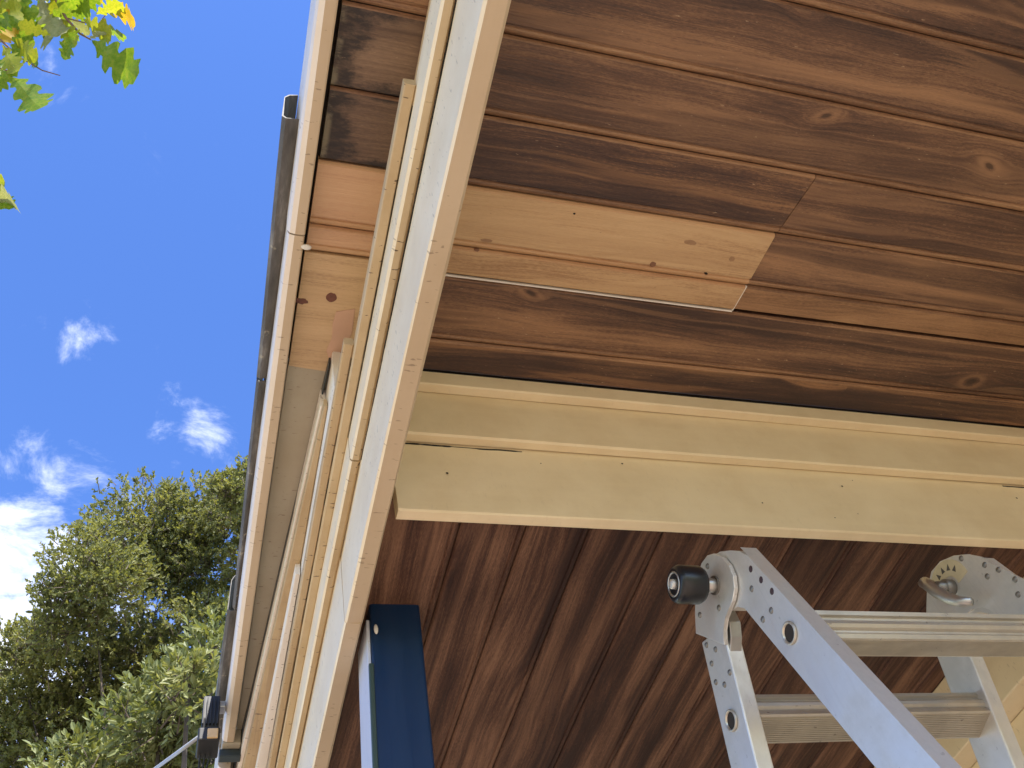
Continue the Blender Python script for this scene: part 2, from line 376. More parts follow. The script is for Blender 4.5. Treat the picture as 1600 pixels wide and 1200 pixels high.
M['cast'] = metal('cast_lever', (.55, .53, .50), .33, .9)
M['rivet'] = metal('rivet_steel', (.27, .255, .235), .4, .8)
M['rivet_dark'] = plain('rivet_hole', (.05, .025, .03), .6)
M['rubber'] = plain('black_plastic', (.010, .010, .012), .32, var=.3)
M['black'] = plain('black_housing', (.008, .0085, .010), .55, var=.4)
M['lens'] = plain('amber_lens', (.62, .42, .20), .3, var=.3, scale=60)
M['sticker'] = plain('yellowed_sticker', (.58, .50, .33), .6, var=.35, scale=60)
M['ink'] = plain('sticker_ink', (.10, .09, .08), .6)
M['cable'] = plain('grey_cable', (.35, .36, .38), .45)
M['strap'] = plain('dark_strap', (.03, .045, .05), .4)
M['bark'] = plain('bark', (.10, .075, .055), .9, var=.6, scale=18)
M['twig'] = plain('twig_bark', (.19, .12, .08), .8, var=.5, scale=60)
M['leaf_dark'] = leafmat('evergreen_leaf', (.15, .17, .075), (.26, .27, .115), (.43, .41, .18), .50, 1.1, .6)
M['leaf_pale'] = leafmat('pale_leaf', (.13, .155, .058), (.22, .24, .09), (.38, .37, .15), .40, 1.6, .55)
M['oak'] = leafmat('oak_leaf', (.10, .19, .014), (.19, .29, .022), (.33, .33, .05), .62, 16, .45)
M['oak_lime'] = leafmat('oak_leaf_lime', (.22, .27, .02), (.33, .36, .03), (.45, .38, .05), .62, 18, .45)
M['oak_yellow'] = leafmat('oak_leaf_turning', (.40, .29, .03), (.55, .35, .03), (.50, .20, .03), .62, 22, .45)
M['oak_grey'] = leafmat('oak_leaf_underside', (.20, .23, .10), (.29, .30, .15), (.36, .35, .20), .45, 16, .6)

def lichen():
    g = G('weathered_iron'); o = g.tc.outputs['Object']
    n = g.noise(g.vec('MULTIPLY', o, (30, 7, 30)), 1, 5, .65); s = g.noise(o, 38, 3, .55)
    c = g.ramp(n, [(.3, (.05, .047, .043)), (.52, (.13, .122, .112)), (.70, (.34, .32, .29))])
    c = g.mix(g.math('MULTIPLY', g.rng(s, .64, .70), .7), c, (.42, .38, .28))
    g.bump(n, .4, .002); return g.set(Base_Color=c, Roughness=.7, Metallic=.15)
M['iron'] = lichen()
def corr():
    g = G('zinc_roof'); n = g.noise(g.tc.outputs['Object'], 6, 5, .6)
    return g.set(Base_Color=g.ramp(n, [(.3, (.20, .19, .18)), (.7, (.34, .33, .32))]), Roughness=.55, Metallic=.3)
M['zinc'] = corr()
def groundmat():
    g = G('dry_lawn'); o = g.tc.outputs['Object']
    n = g.noise(o, 1.2, 6, .65); n2 = g.noise(o, 60, 3, .6)
    c = g.ramp(g.math('ADD', g.math('MULTIPLY', n, .7), g.math('MULTIPLY', n2, .35)), [(.35, (.10, .12, .04)), (.55, (.20, .19, .08)), (.75, (.34, .29, .17))])
    g.bump(n2, .6, .02); return g.set(Base_Color=c, Roughness=.9)
M['ground'] = groundmat()
def paving():
    g = G('warm_concrete'); o = g.tc.outputs['Object']
    n = g.noise(o, 3, 6, .65); n2 = g.noise(o, 90, 3, .6)
    c = g.ramp(g.math('ADD', g.math('MULTIPLY', n, .7), g.math('MULTIPLY', n2, .3)), [(.3, (.36, .265, .185)), (.7, (.48, .365, .265))])
    g.bump(n2, .4, .004); return g.set(Base_Color=c, Roughness=.85)
M['paving'] = paving()
M['wall'] = paint('wall_paint', (.72, .60, .40), axis=2, dirt=.4)
M['cornice'] = paint('cornice_paint', (.74, .63, .43), axis=1, dirt=.5, fleck=.2)

# ================================================================== SETTING
bm = bmesh.new(); bmesh.ops.create_grid(bm, x_segments=2, y_segments=2, size=400)
tag(link('ground', bm, M['ground'], None, (0, 0, 0)), kind='structure')
tag(link('paving', box(-4.5, 1.7, -5.5, 8.5, .004, .05, .004), M['paving']), kind='structure')  # unseen; made wide and warm to bounce light onto the undersides

# ================================================================== VERANDA (one thing)
def kx(u): return u*H
def kz(k): return CAMZ+k*H
ver = empty('veranda', (.95, 1.2, .05), 'timber veranda with dark stained board ceiling, cream painted beams and patched eave', 'veranda')
Y0, YF = -.80, 5.2            # unseen near end cut short so sun bounces off the floor; far end
XF, XM, XW = kx(.0785), kx(.178), 1.72      # back of fascia, hidden split over the beam, house wall
ZS = kz(1.0)

# ---- ceiling lining: boards run from the wall out to the fascia
ceil = child('ceiling', box(kx(.0770), XW+.05, Y0, kx(.70), ZS+.020, ZS+.034, 0), M['backing'], ver, (XW, 0, ZS+.02))
def board(x0, x1, y0, y1, mat, parent, x0b=None, x1b=None, bead=True, z=ZS, th=.018, rot=False, drop=0.0, name='ceiling_board'):
    """one lining board; V edge on one side, bead on the other. x0b/x1b: end positions on its far edge"""
    x0b = x0 if x0b is None else x0b; x1b = x1 if x1b is None else x1b
    wd = y1-y0; g = .0007
    prof = [(g, th), (g, .0045), (.0035, .0006), (.0055, 0)]
    if bead: prof += [(wd-.0155, 0), (wd-.0140, .0030), (wd-.0120, .0030), (wd-.0105, .0006), (wd-.0075, -.0004), (wd-.0045, .0006), (wd-g, .0050)]
    else: prof += [(wd-.0045, 0), (wd-.0025, .0008), (wd-g, .004)]
    prof += [(wd-g, th)]
    bm = bmesh.new(); ra, rb = [], []
    for yy, zz_ in prof:
        t = yy/wd; a = x0+(x0b-x0)*t; b = x1+(x1b-x1)*t
        pa, pb = (a, y0+yy, z+zz_-drop), (b, y0+yy, z+zz_-drop)
        if rot: pa, pb = (pa[1], pa[0], pa[2]), (pb[1], pb[0], pb[2])
        ra.append(bm.verts.new(pa)); rb.append(bm.verts.new(pb))
    n = len(prof); bm.faces.new(ra); bm.faces.new(rb[::-1])
    for i in range(n): bm.faces.new((ra[i], ra[(i+1) % n], rb[(i+1) % n], rb[i]))
    def edge_highlight(o):  # paler bead and edge faces: seam highlights put into the colour, with wear
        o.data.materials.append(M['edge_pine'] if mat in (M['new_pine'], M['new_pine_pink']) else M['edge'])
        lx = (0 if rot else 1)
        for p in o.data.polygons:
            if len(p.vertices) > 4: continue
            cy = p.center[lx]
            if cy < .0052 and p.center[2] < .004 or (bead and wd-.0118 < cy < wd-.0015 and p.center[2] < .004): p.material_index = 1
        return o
    if not rot: return edge_highlight(child(name, bm, mat, parent, (x0, y0, z)))
    o = child(name, bm, mat, parent, (y0, x0, z))
    # grain must follow local X: turn the object's own axes
    me = o.data
    rm = Matrix.Rotation(-math.pi/2, 4, 'Z'); me.transform(rm); o.rotation_euler = (0, 0, math.pi/2)
    return o

lines = [.154-.0925*i for i in range(8, 0, -1)]+[.154, .249, .339, .424, .503, .542]
random.seed(3)
for i, (a, b) in enumerate(zip(lines, lines[1:])):
    ya, yb = kx(a), kx(b)
    if b <= .340:
        mt = M['stained'] if i % 3 else M['stained_dark']
        if abs(a-.249) < .002: mt = M['stained']
        board(XM, XW, ya, yb, mt, ceil)
    elif abs(a-.339) < .002:
        board(XM, kx(.6838), ya, yb, M['stained_dark'], ceil, x1b=kx(.6643), drop=.0004)
        board(kx(.6850), XW, ya, yb, M['stained'], ceil, x0b=kx(.6655))
    elif abs(a-.424) < .002:
        board(XM, kx(.6640), ya, yb, M['new_pine'], ceil, x1b=kx(.6550), drop=.0016)
        board(kx(.6652), XW, ya, yb, M['stained'], ceil, x0b=kx(.6562))
    else:
        board(XM, kx(.6548), ya, yb, M['new_pine'], ceil, x1b=kx(.6500), bead=False, drop=.0016)
        board(kx(.6560), XW, ya, yb-.0006, M['stained_orange'], ceil, x0b=kx(.6512), bead=False)
board(XM, XW, kx(.5452), kx(.639), M['stained'], ceil)
board(XM, XW, kx(.639), kx(.6885), M['stained_dark'], ceil, bead=False)
# white primed tongue showing along the new board, with a smear at its corner
bm = loft([(kx(.19), [(kx(.5425), ZS-.0014), (kx(.5448), ZS-.0014), (kx(.5448), ZS+.004), (kx(.5425), ZS+.004)]),
           (kx(.650), [(kx(.5425), ZS-.0014), (kx(.5444), ZS-.0014), (kx(.5444), ZS+.004), (kx(.5425), ZS+.004)])], .0006, 2, .03, axis=0)
child('tongue_edge', bm, M['bare_white'], ceil, (kx(.19), kx(.5425), ZS))
bm = loft([(kx(.5035), [(kx(.6548), ZS-.0006), (kx(.6566), ZS-.0006), (kx(.6566), ZS+.004), (kx(.6548), ZS+.004)]),
           (kx(.5425), [(kx(.6498), ZS-.0006), (kx(.6514), ZS-.0006), (kx(.6514), ZS+.004), (kx(.6498), ZS+.004)])], .0004, 5, .01)
child('tongue_edge', bm, M['bare_white'], ceil, (kx(.65), kx(.52), ZS))
# knots and resin marks of the new boards
M['soft_knot'] = plain('pale_knot', (.36, .215, .115), .6, var=.5, scale=120)
M['pine_knot'] = plain('pine_knot', (.24, .115, .062), .6, var=.5, scale=160)
for i, (kx0, ky0, rx, ry, mt, dz) in enumerate(((0.5131, 0.4900, 0.0055, 0.0050, 'pine_knot', .0016), (0.5516, 0.4526, 0.0120, 0.0045, 'soft_knot', .0016), (0.6175, 0.4671, 0.0055, 0.0050, 'soft_knot', .0016), (0.3893, 0.4378, 0.0022, 0.0014, 'crack', .0016), (0.5906, 0.4931, 0.0030, 0.0014, 'crack', .0016), (0.2911, 0.4894, 0.0100, 0.0030, 'soft_knot', .0016), (0.2824, 0.5039, 0.0040, 0.0025, 'pine_knot', .0016), )):
    pts = [(kx(kx0)+math.cos(t*math.pi/9)*rx*(1+.25*mnoise.noise(Vector((math.cos(t*math.pi/9)*1.5, math.sin(t*math.pi/9)*1.5, i*3.3)))), kx(ky0)+math.sin(t*math.pi/9)*ry*(1+.25*mnoise.noise(Vector((math.cos(t*math.pi/9)*1.5, math.sin(t*math.pi/9)*1.5, i*3.3+9))))) for t in range(18)]
    child('knot', prism(pts, 2, ZS-dz-.0005, ZS+.003), M[mt], ceil, (kx(kx0), kx(ky0), ZS))
# the same lining continues outside the beam, under the eave
for a, b, mt, dr in ((lines[-8], .154, M['stained'], 0), (.154, .249, M['stained_orange'], 0), (.249, .337, M['mouldy'], 0), (.337, .421, M['mouldy'], 0),
                     (.421, .500, M['new_pine_pink'], .0022), (.500, .5345, M['new_pine_pink'], .0022)):
    board(XF+.004+(0 if a > .42 else .002), XM-.0008, kx(a), kx(b)-(.0012 if a > .3 and a < .34 else 0), mt, ceil, bead=(mt is not M['mouldy']), drop=dr)
for a in lines[:-8]:
    if a < lines[-8]-.01: board(XF+.004, XM-.0008, kx(a), kx(a+.0925), M['stained'], ceil)
ply = child('eave_patch_board', loft([(XF+.003, rect(kx(.5358), kx(.700), ZS-.003, ZS+.012, .001)), (XM-.001, rect(kx(.5358), kx(.708), ZS-.003, ZS+.012, .001))], 0, 0, 1, axis=0), M['ply'], ceil, (XF, kx(.5358), ZS))
def disc(cx, cy, z, rx, ry, mat, parent, name, n=18, th=.0006, wob=.0, seed=0):
    pts = []
    for k in range(n):
        a = k*2*math.pi/n; q = 1+wob*mnoise.noise(Vector((math.cos(a)*2, math.sin(a)*2, seed)))
        pts.append((cx+math.cos(a)*rx*q, cy+math.sin(a)*ry*q))
    return child(name, prism(pts, 2, z-th, z+.003), mat, parent, (cx, cy, z))
M['knot'] = plain('knot_wood', (.17, .065, .040), .5, var=.6, scale=160)
disc(kx(.1195), kx(.593), ZS-.0030, .0085, .0085, M['knot'], ply, 'knot', wob=.12)
disc(kx(.0850), kx(.603), ZS-.0030, .0100, .0050, M['knot'], ply, 'knot', wob=.5, seed=3)
pts = [(.128, .612), (.150, .605), (.152, .64), (.146, .665), (.143, .69), (.131, .69), (.124, .67), (.1285, .65), (.126, .63)]
child('filler_patch', prism([(kx(a), kx(b)) for a, b in pts], 2, ZS-.0042, ZS, .0006), M['filler'], ply, (kx(.13), kx(.65), ZS))
# grey painted lining from there on
child('eave_panel', loft([(kx(.7005), rect(XF+.002, XM, ZS, ZS+.012, .0008)), (YF, rect(XF+.002, XM, ZS, ZS+.012, .0008))], .0012, 4, .12), M['greypaint'], ceil, (XF, kx(.7), ZS))

# ---- cross beam: fillet, frieze board, lower board
cb = child('cross_beam', loft([(kx(.2030), rect(kx(.7194), kx(.7364), kz(.7671), kz(.999), .0022)), (XW, rect(kx(.7194), kx(.7364), kz(.7671), kz(.999), .0022))], .0014, 1, .12, axis=0), M['cream'], ver, (kx(.203), kx(.7194), kz(.7671)))
child('frieze_board', loft([(kx(.1905), rect(kx(.7041), kx(.7192), kz(.8865), kz(.999), .003)), (XW, rect(kx(.7041), kx(.7192), kz(.8865), kz(.999), .003))], .0012, 2, .1, axis=0), M['cream'], cb, (kx(.2), kx(.7041), kz(.8865)))
child('cornice_fillet', loft([(kx(.1905), rect(kx(.6884), kx(.7039), kz(.9712), kz(.999), .0025)), (XW, rect(kx(.6884), kx(.7039), kz(.9712), kz(.999), .0025))], .0010, 3, .1, axis=0), M['cream'], cb, (kx(.2), kx(.6884), kz(.9712)))
zc = kz(.8865)
crack(cb, [(kx(.222), kx(.7194)-.0002, zc-.0035), (kx(.375), kx(.7194)-.0002, zc-.0035)], (0, -1, 0), .0042, M['crack'], 1, .5)
crack(cb, [(kx(1.14), kx(.7194)-.0002, zc-.003), (kx(1.32), kx(.7194)-.0002, zc-.003)], (0, -1, 0), .0028, M['crack'], 2, .3)
crack(cb, [(kx(.20), kx(.6884)-.0002, kz(.9985)), (kx(1.30), kx(.6884)-.0002, kz(.9985))], (0, -1, 0), .0030, M['crack'], 3, .6)
rn = random.Random(5)
for i in range(9):
    px, pz = rn.uniform(.24, 1.2), rn.uniform(.79, .88)
    bm = bmesh.new(); bmesh.ops.create_circle(bm, cap_ends=True, segments=7, radius=rn.uniform(.0010, .0022), matrix=Matrix.Translation((kx(px), kx(.7194)-.0020, kz(pz))) @ Matrix.Rotation(math.pi/2, 4, 'X'))
    child('nail_head', bm, M['crack'], cb, (kx(px), kx(.7194), kz(pz)))

# ---- front beam, two lengths, and the mouldings planted on its outside
zb = kz(.75)
def face_tone(o, under):
    """lighter brushed-over outer face, darker undersides: sky light and shade put into the paint"""
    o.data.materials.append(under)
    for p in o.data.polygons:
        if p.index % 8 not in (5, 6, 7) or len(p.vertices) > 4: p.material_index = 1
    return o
def ybeam(y0, y1, x0, x1, z0, z1, mat, name, parent, c=.002, wob=.0012, seed=0, x0b=None, x1b=None, step=.1):
    x0b = x0 if x0b is None else x0b; x1b = x1 if x1b is None else x1b
    return child(name, loft([(y0, rect(x0, x1, z0, z1, c)), (y1, rect(x0b, x1b, z0, z1, c))], wob, seed, step), mat, parent, (x0, y0, z0))
fb = face_tone(ybeam(Y0, 1.163, kx(.1676), kx(.1892), zb, kz(.998), M['beam'], 'front_beam', ver, .003, .0016, 1), M['tan'])
face_tone(ybeam(1.1600, YF, kx(.1670), kx(.1887), zb-.0012, kz(.998), M['beam'], 'front_beam', ver, .003, .0018, 7), M['tan'])
face_tone(ybeam(Y0, .946, kx(.1550), kx(.1674), kz(.856), kz(.914), M['beam'], 'bed_moulding', fb, .0035, .0012, 2), M['cream_y'])
face_tone(ybeam(.9475, YF, kx(.1546), kx(.1668), kz(.8545), kz(.914), M['beam'], 'bed_moulding', fb, .0035, .0014, 3), M['cream_dirty'])
ybeam(.374, YF, kx(.1426), kx(.1549), kz(.8985), kz(.914), M['cream_y'], 'eave_batten', fb, .0022, .0012, 4)
ybeam(.777, YF, kx(.1307), kx(.1424), kz(.905), kz(.919), M['cream_dirty'], 'eave_batten', fb, .0022, .0014, 5)
ybeam(.872, YF, kx(.1312), kx(.1420), kz(.9195), kz(.998), M['rough_white'], 'frieze_strip', fb, .004, .0016, 6)
crack(fb, [(kx(.1676)-.0003, .30, kz(.856)-.003), (kx(.1676)-.0003, .945, kz(.8555)-.003)], (-1, 0, 0), .0036, M['crack'], 11, .25)
crack(fb, [(kx(.1676)-.0003, .02, kz(.856)-.002), (kx(.1676)-.0003, .32, kz(.856)-.002)], (-1, 0, 0), .0028, M['crack'], 12, .1)
crack(fb, [(kx(.1549), .40, kz(.8985)-.0006), (kx(.1549), 1.0, kz(.8985)-.0006)], (0, 0, -1), .0016, M['crack'], 13, .3)
crack(fb, [(kx(.1426), .80, kz(.9045)-.0006), (kx(.1426), 2.2, kz(.9045)-.0006)], (0, 0, -1), .0014, M['crack'], 14, .9)
# older friezes that spread away from the beam towards the far corner
def wedge(y0, y1, a0, a1, b0, b1, z0, z1, mat, name, seed, c=.001, wob=.0014):
    return child(name, loft([(y0, rect(kx(a0), kx(a1), kz(z0), kz(z1), c)), (y1, rect(kx(b0), kx(b1), kz(z0), kz(z1), c))], wob, seed, .08), mat, fb, (kx(a0), y0, kz(z0)))
wedge(.935, 3.2, .1262, .1305, .0560, .1305, .945, .960, M['cream_dirty'], 'skewed_batten', 21)
wedge(.950, 3.2, .1240, .1303, .0440, .1303, .9605, .996, M['rough_white'], 'skewed_frieze', 22)
wedge(1.30, 3.2, .1240, .1306, .0960, .1306, .925, .9445, M['rough_white'], 'skewed_frieze', 23)
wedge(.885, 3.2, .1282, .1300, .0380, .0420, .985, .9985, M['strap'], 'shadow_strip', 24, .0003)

# ---- fascia with weathered iron flashing
zf = kz(.975)
def fasc(y0, y1, dx, dz, seed, mat=None):
    x0, x1 = kx(.0566)+dx, kx(.0769)+dx*.3; z0, z1 = zf+dz, kz(1.077)
    r = .011; sec = [(x0+r, z0), (x1-.002, z0), (x1, z0+.002), (x1, z1), (x0+.002, z1), (x0, z1-.002), (x0, z0+r), (x0+r*.3, z0+r*.3)]
    return child('fascia_board', loft([(y0, sec), (y1, sec)], .0014, seed, .1), mat or M['fascia'], ver, (x0, y0, z0))
for_tone = lambda o: face_tone(o, M['tan'])
fa = for_tone(fasc(Y0, .654, 0, 0, 31)); for_tone(fasc(.6555, 1.905, .0005, -.0012, 32)); for_tone(fasc(1.975, YF, -.002, -.020, 33))  # pale rounded lower edge: a highlight put into the colour
child('paint_blob', (lambda b: (bmesh.ops.create_icosphere(b, subdivisions=2, radius=1, matrix=Matrix.Translation((.1035, .672, zf-.001)) @ Matrix.Diagonal((.008, .0045, .004, 1))), b)[1])(bmesh.new()), M['bare_white'], fa, (.1035, .672, zf), True)
def flash(y0, y1, u0, u1, seed, top=1.085, bot=1.012):
    """folded sheet: lower lip, outer face and top, open at the end"""
    xo0, xo1 = u0*1.03*H, u1*1.03*H; xi = kx(.0564); t = .0016
    def sec(xo):
        o = [(xi, kz(bot)+.004), (xo+.005, kz(bot)), (xo, kz(bot)+.006), (xo+.003, kz(top)-.012), (xo+.010, kz(top)), (xi, kz(top)+.006)]
        i = [(xi, kz(top)+.006-t), (xo+.010+t, kz(top)-t), (xo+.003+t, kz(top)-.012-t), (xo+t, kz(bot)+.006+t), (xo+.005+t, kz(bot)+t), (xi, kz(bot)+.004+t)]
        return o+i
    return child('roof_flashing', loft([(y0, sec(xo0)), (y1, sec(xo1))], .0022, seed, .06), M['iron'], fa, (xo0, y0, kz(bot)))
flash(.500, .955, .0372, .0428, 41); flash(.960, 1.53, .0430, .0475, 42); flash(1.535, 1.95, .0415, .0385, 43)
# corrugated roof over it all
bm = bmesh.new(); rows = []
for j in range(2):
    x = kx(.060)+j*4.2; z = kz(1.095)+j*1.25; rows.append([bm.verts.new((x, Y0-.1+i*.019, z+.009*math.sin(i*2*math.pi/4))) for i in range(370)])
for i in range(369): bm.faces.new((rows[0][i], rows[0][i+1], rows[1][i+1], rows[1][i]))
child('roof', bm, M['zinc'], ver, (kx(.06), 0, kz(1.095)))

# ---- strap at the fascia's far joint
child('fascia_strap', box(kx(.0545), kx(.0900), 1.925, 1.950, zf-.022, zf-.004, .002), M['strap'], fa, (kx(.06), 1.93, zf))
child('fascia_end_block', box(kx(.0580), kx(.0880), 1.907, 1.973, zf-.003, kz(1.0), .002), M['greypaint'], fa, (kx(.06), 1.91, zf))

# ---- post
zcl = kz(.80)
px0, px1, py0, py1 = kx(.2000), kx(.2690), kx(.9150), kx(.9150)+.088
def lean(bm):
    for v in bm.verts: v.co.x -= (zcl-v.co.z)*.036
    return bm
post = child('post', lean(box(px0+.006, px1, py0, py1, .05, zcl+.012, .004, 3)), M['navy'], ver, (px0, py0, .05))
child('facing_strip', lean(box(px0, px0+.0055, py0+.004, py1, .05, zcl-.03, .0012)), M['paleblue'], post, (px0, py0, .05))
child('edge_bead', lean(box(px0+.0005, px0+.008, py0-.003, py0+.0035, .05, zcl-.12, .0012)), M['green'], post, (px0, py0, .05))
coc = bmesh.new(); bmesh.ops.create_icosphere(coc, subdivisions=2, radius=1, matrix=Matrix.Translation((px0+.012, py0-.0035, zcl-.055)) @ Matrix.Diagonal((.0035, .0035, .010, 1)))
child('cocoon', coc, M['bare_white'], post, (px0+.012, py0, zcl-.055), True)

# ---- second bay: lower ceiling, boards along the eave
bay = child('far_bay_ceiling', box(kx(.1895), XW+.05, kx(.7368), YF, zcl+.020, zcl+.034, 0), M['backing'], ver, (1, 2, zcl+.02))
xx = kx(.1900); random.seed(11)
edges = [.365*.8, .470*.8, .575*.8, .703*.8]
wds = [kx(e) for e in edges]
xs = [kx(.1900), wds[0]]
for a in wds[1:]: xs.append(a)
while xs[-1] < XW-.02: xs.append(min(XW, xs[-1]+.128))
for a, b in zip(xs, xs[1:]):
    board(kx(.7368), YF, a, b, M['bay'], bay, z=zcl, rot=True, name='ceiling_board')
# wall, with a stepped cornice under the low ceiling
wall = child('house_wall', box(XW, XW+.15, Y0, YF, .05, kz(1.06), 0), M['wall'], ver, (XW, 0, .05))
child('cornice', box(kx(1.185), XW, kx(.738), YF, kz(.70), zcl-.0005, .003), M['cornice'], wall, (kx(1.2), 1, kz(.7)))
child('cornice', box(kx(1.235), XW-.001, kx(.738), YF-.01, kz(.60), kz(.6995), .003), M['cornice'], wall, (kx(1.2), 1, kz(.6)))

# ================================================================== LADDER
lad = empty('folding_ladder', (.92, .886, .05), 'folding aluminium ladder with a black hinge knob standing under the beam', 'ladder')
XL, XR, TH = .700, 1.135, .025
HY, HZ = .8853, CAMZ+.8204
WD = .065
OFF = {1: .0528, -1: .0412}
def legpoly(sign, top, length):
    """outline of a stile in the Y-Z plane, its axis set out from the hinge"""
    q = .2980 if sign > 0 else .2680; k = math.sqrt(1-q*q)
    d = Vector((sign*q, -k)); n = Vector((sign*k, q))
    c = Vector((HY, HZ))+n*OFF[sign]
    return [c+d*top-n*WD/2, c+d*top+n*WD/2, c+d*length+n*WD/2, c+d*length-n*WD/2], d, n, c
LEN = (HZ-.055)/.959-.03
def stile(x0, x1, sign, top, head=None):
    p, d, n, c = legpoly(sign, top, LEN)
    pts = [(q.x, q.y) for q in p]
    if head: pts = head+[(p[2].x, p[2].y), (p[3].x, p[3].y)] if sign > 0 else head+[(p[3].x, p[3].y), (p[2].x, p[2].y)]
    o = child('stile', prism(pts, 0, x0, x1, .0014 if head else .0022), M['alu'], lad, (x0, c.x, c.y))
    e = c+d*LEN
    child('rubber_foot', prism([(q.x, q.y) for q in (e-n*.037, e+n*.037, e+n*.037+d*.018, e-n*.037+d*.018)], 0, x0-.003, x1+.003, .003), M['rubber'], o, (x0, e.x, e.y))
    return o
# the near stile is one piece with its rounded hinge head
headB = [(y, CAMZ+z) for y, z in ((.8590, .7560), (.8700, .7690), (.8900, .7790), (.9050, .7990), (.9080, .8230), (.8990, .8450), (.8820, .8590), (.8650, .8610), (.8520, .8541),
         (.8319, .8372), (.8144, .8191), (.8034, .8002))]
p, d, n, c = legpoly(-1, .055, 1)
headB = [tuple(p[0])]+headB+[tuple(c-d*.012+n*WD/2)]
p2 = legpoly(-1, .055, LEN)[0]
headB = headB[:-1]+[tuple(legpoly(-1, .020, 1)[0][1])]
sA = stile(XL, XL+TH, 1, .050)
def stileB(x0, x1):
    p, d, n, c = legpoly(-1, .055, LEN)
    pts = headB+[tuple(p[2]), tuple(p[3])]
    o = child('stile', prism(pts, 0, x0, x1, .0012), M['alu'], lad, (x0, c.x, c.y)); e = c+d*LEN
    child('rubber_foot', prism([(q.x, q.y) for q in (e-n*.037, e+n*.037, e+n*.037+d*.018, e-n*.037+d*.018)], 0, x0-.003, x1+.003, .003), M['rubber'], o, (x0, e.x, e.y))
    return o
sB = stileB(XL, XL+TH)
rA = stile(XR-TH, XR, 1, .050); rB = stileB(XR-TH, XR)
# hinge plates in the ladder's own side plane
plateA = [(0.9755, 0.8093), (0.9579, 0.8301), (0.9373, 0.8486), (0.9091, 0.8666), (0.8926, 0.8701), (0.8728, 0.8665), (0.8578, 0.8559), (0.8444, 0.8369),
          (0.8388, 0.8159), (0.8406, 0.7975), (0.8503, 0.7832), (0.8649, 0.7756), (0.881, 0.7736), (0.8966, 0.7723), (0.9126, 0.7633), (0.9239, 0.7472)]
pA = [(y, CAMZ+z) for y, z in plateA]
hA = child('hinge_plate', prism(pA, 0, XL-.0075, XL-.0012, .0010), M['alu'], lad, (XL, HY, HZ))
child('hinge_web', prism([(HY+(y-HY)*.93, HZ+(z-HZ)*.93) for y, z in pA], 0, XL-.0014, XL+.0000, 0), M['rivet'], hA, (XL, HY, HZ))
child('hinge_tongue', prism([(y, CAMZ+z) for y, z in ((.968, .803), (.93, .84), (.905, .80), (.905, .772), (.916, .755), (.940, .735), (.99, .745))], 0, XL+.003, XL+TH-.004, .001), M['cast'], hA, (XL, HY, HZ))
def dome(x, y, z, r, mat, parent, s=-1, name='rivet', h=.0026):
    r *= 1.12
    bm = lathe_x([(0.002*-s, r), (0, r), (s*h*.6, r*.8), (s*h, r*.35)], x, y, z, 10)
    return child(name, bm, mat, parent, (x, y, z), True)
for i, (y, z) in enumerate([(0.8823, 0.8542), (0.8991, 0.7915), (0.9471, 0.8197)]): dome(XL-.0075, y, CAMZ+z, .0042, M['rivet'], hA)
for y, z in [(0.975, 0.7858), (0.9594, 0.7655), (0.9814, 0.7584), (0.9509, 0.72), (0.9898, 0.7333), (0.9732, 0.7168)]: dome(XL, y-.003, CAMZ+z, .0040, M['rivet'], sA)
for i, (y, z) in enumerate([(0.8103, 0.7823), (0.8021, 0.7555), (0.7938, 0.7283), (0.827, 0.7623), (0.8121, 0.7124), (0.8349, 0.7169)]):
    dome(XL, y, CAMZ+z, .0043, M['rivet_dark'] if i < 3 else M['rivet'], sB, h=.0006 if i < 3 else .002)
def ring(x, y, z, parent, s=-1):
    bm = bmesh.new(); n = 28; prof = [(0, .0145), (s*.0028, .0145), (s*.0034, .0130), (s*.0026, .0116), (-s*.010, .0112)]
    rings = [[bm.verts.new((x+a, y+math.cos(k*2*math.pi/n)*r, z+math.sin(k*2*math.pi/n)*r)) for k in range(n)] for a, r in prof]
    for a, b in zip(rings, rings[1:]):
        for k in range(n): bm.faces.new((a[k], a[(k+1) % n], b[(k+1) % n], b[k]))
    o = child('tube_end', bm, M['alu_y'], parent, (x, y, z), True)
    child('tube_hole', lathe_x([(0, .0113), (s*.0006, .0113)], x, y, z, 20), M['backing'], parent, (x, y, z))
# rungs: one pair every 280 mm down each side; ribbed extrusions
def rung_profile():
    pts = [(.0285, .0170), (.0285, -.0080), (.0255, -.0115), (.0240, -.0190)]
    for k in range(13):   # ribbed underside
        u = .0225-k*.0033; pts += [(u, -.0190), (u-.0016, -.0190), (u-.0017, -.0180), (u-.0032, -.0180)]
    pts += [(-.0215, -.0190), (-.0245, -.0175), (-.0252, -.0120), (-.0235, -.0095), (-.0235, -.0070), (-.0275, -.0045), (-.0290, .0000), (-.0275, .0045), (-.0240, .0068), (-.0240, .0100), (-.0285, .0115), (-.0285, .0170)]
    return pts
RP = rung_profile()
def rung(sign, dist):
    p, d, n, c = legpoly(sign, 0, 1); o = c+d*dist
    a = -sign*R(14)   # the tread stays level-ish when the ladder is open
    pts = [(o.x+math.cos(a)*q[0]-math.sin(a)*q[1], o.y+math.sin(a)*q[0]+math.cos(a)*q[1]) for q in RP]
    r = child('rung', prism(pts, 0, XL+TH-.001, XR-TH+.001), M['alu_y'], lad, ((XL+XR)/2, o.x, o.y))
    return o
for sign, st in ((1, sA), (-1, sB)):
    k = 0; dd = .172
    while dd < LEN-.15:
        o = rung(sign, dd); ring(XL-.0004, o.x, o.y, st)
        ring(XR+.0004, o.x, o.y, rA if sign > 0 else rB, 1)
        dd += .280
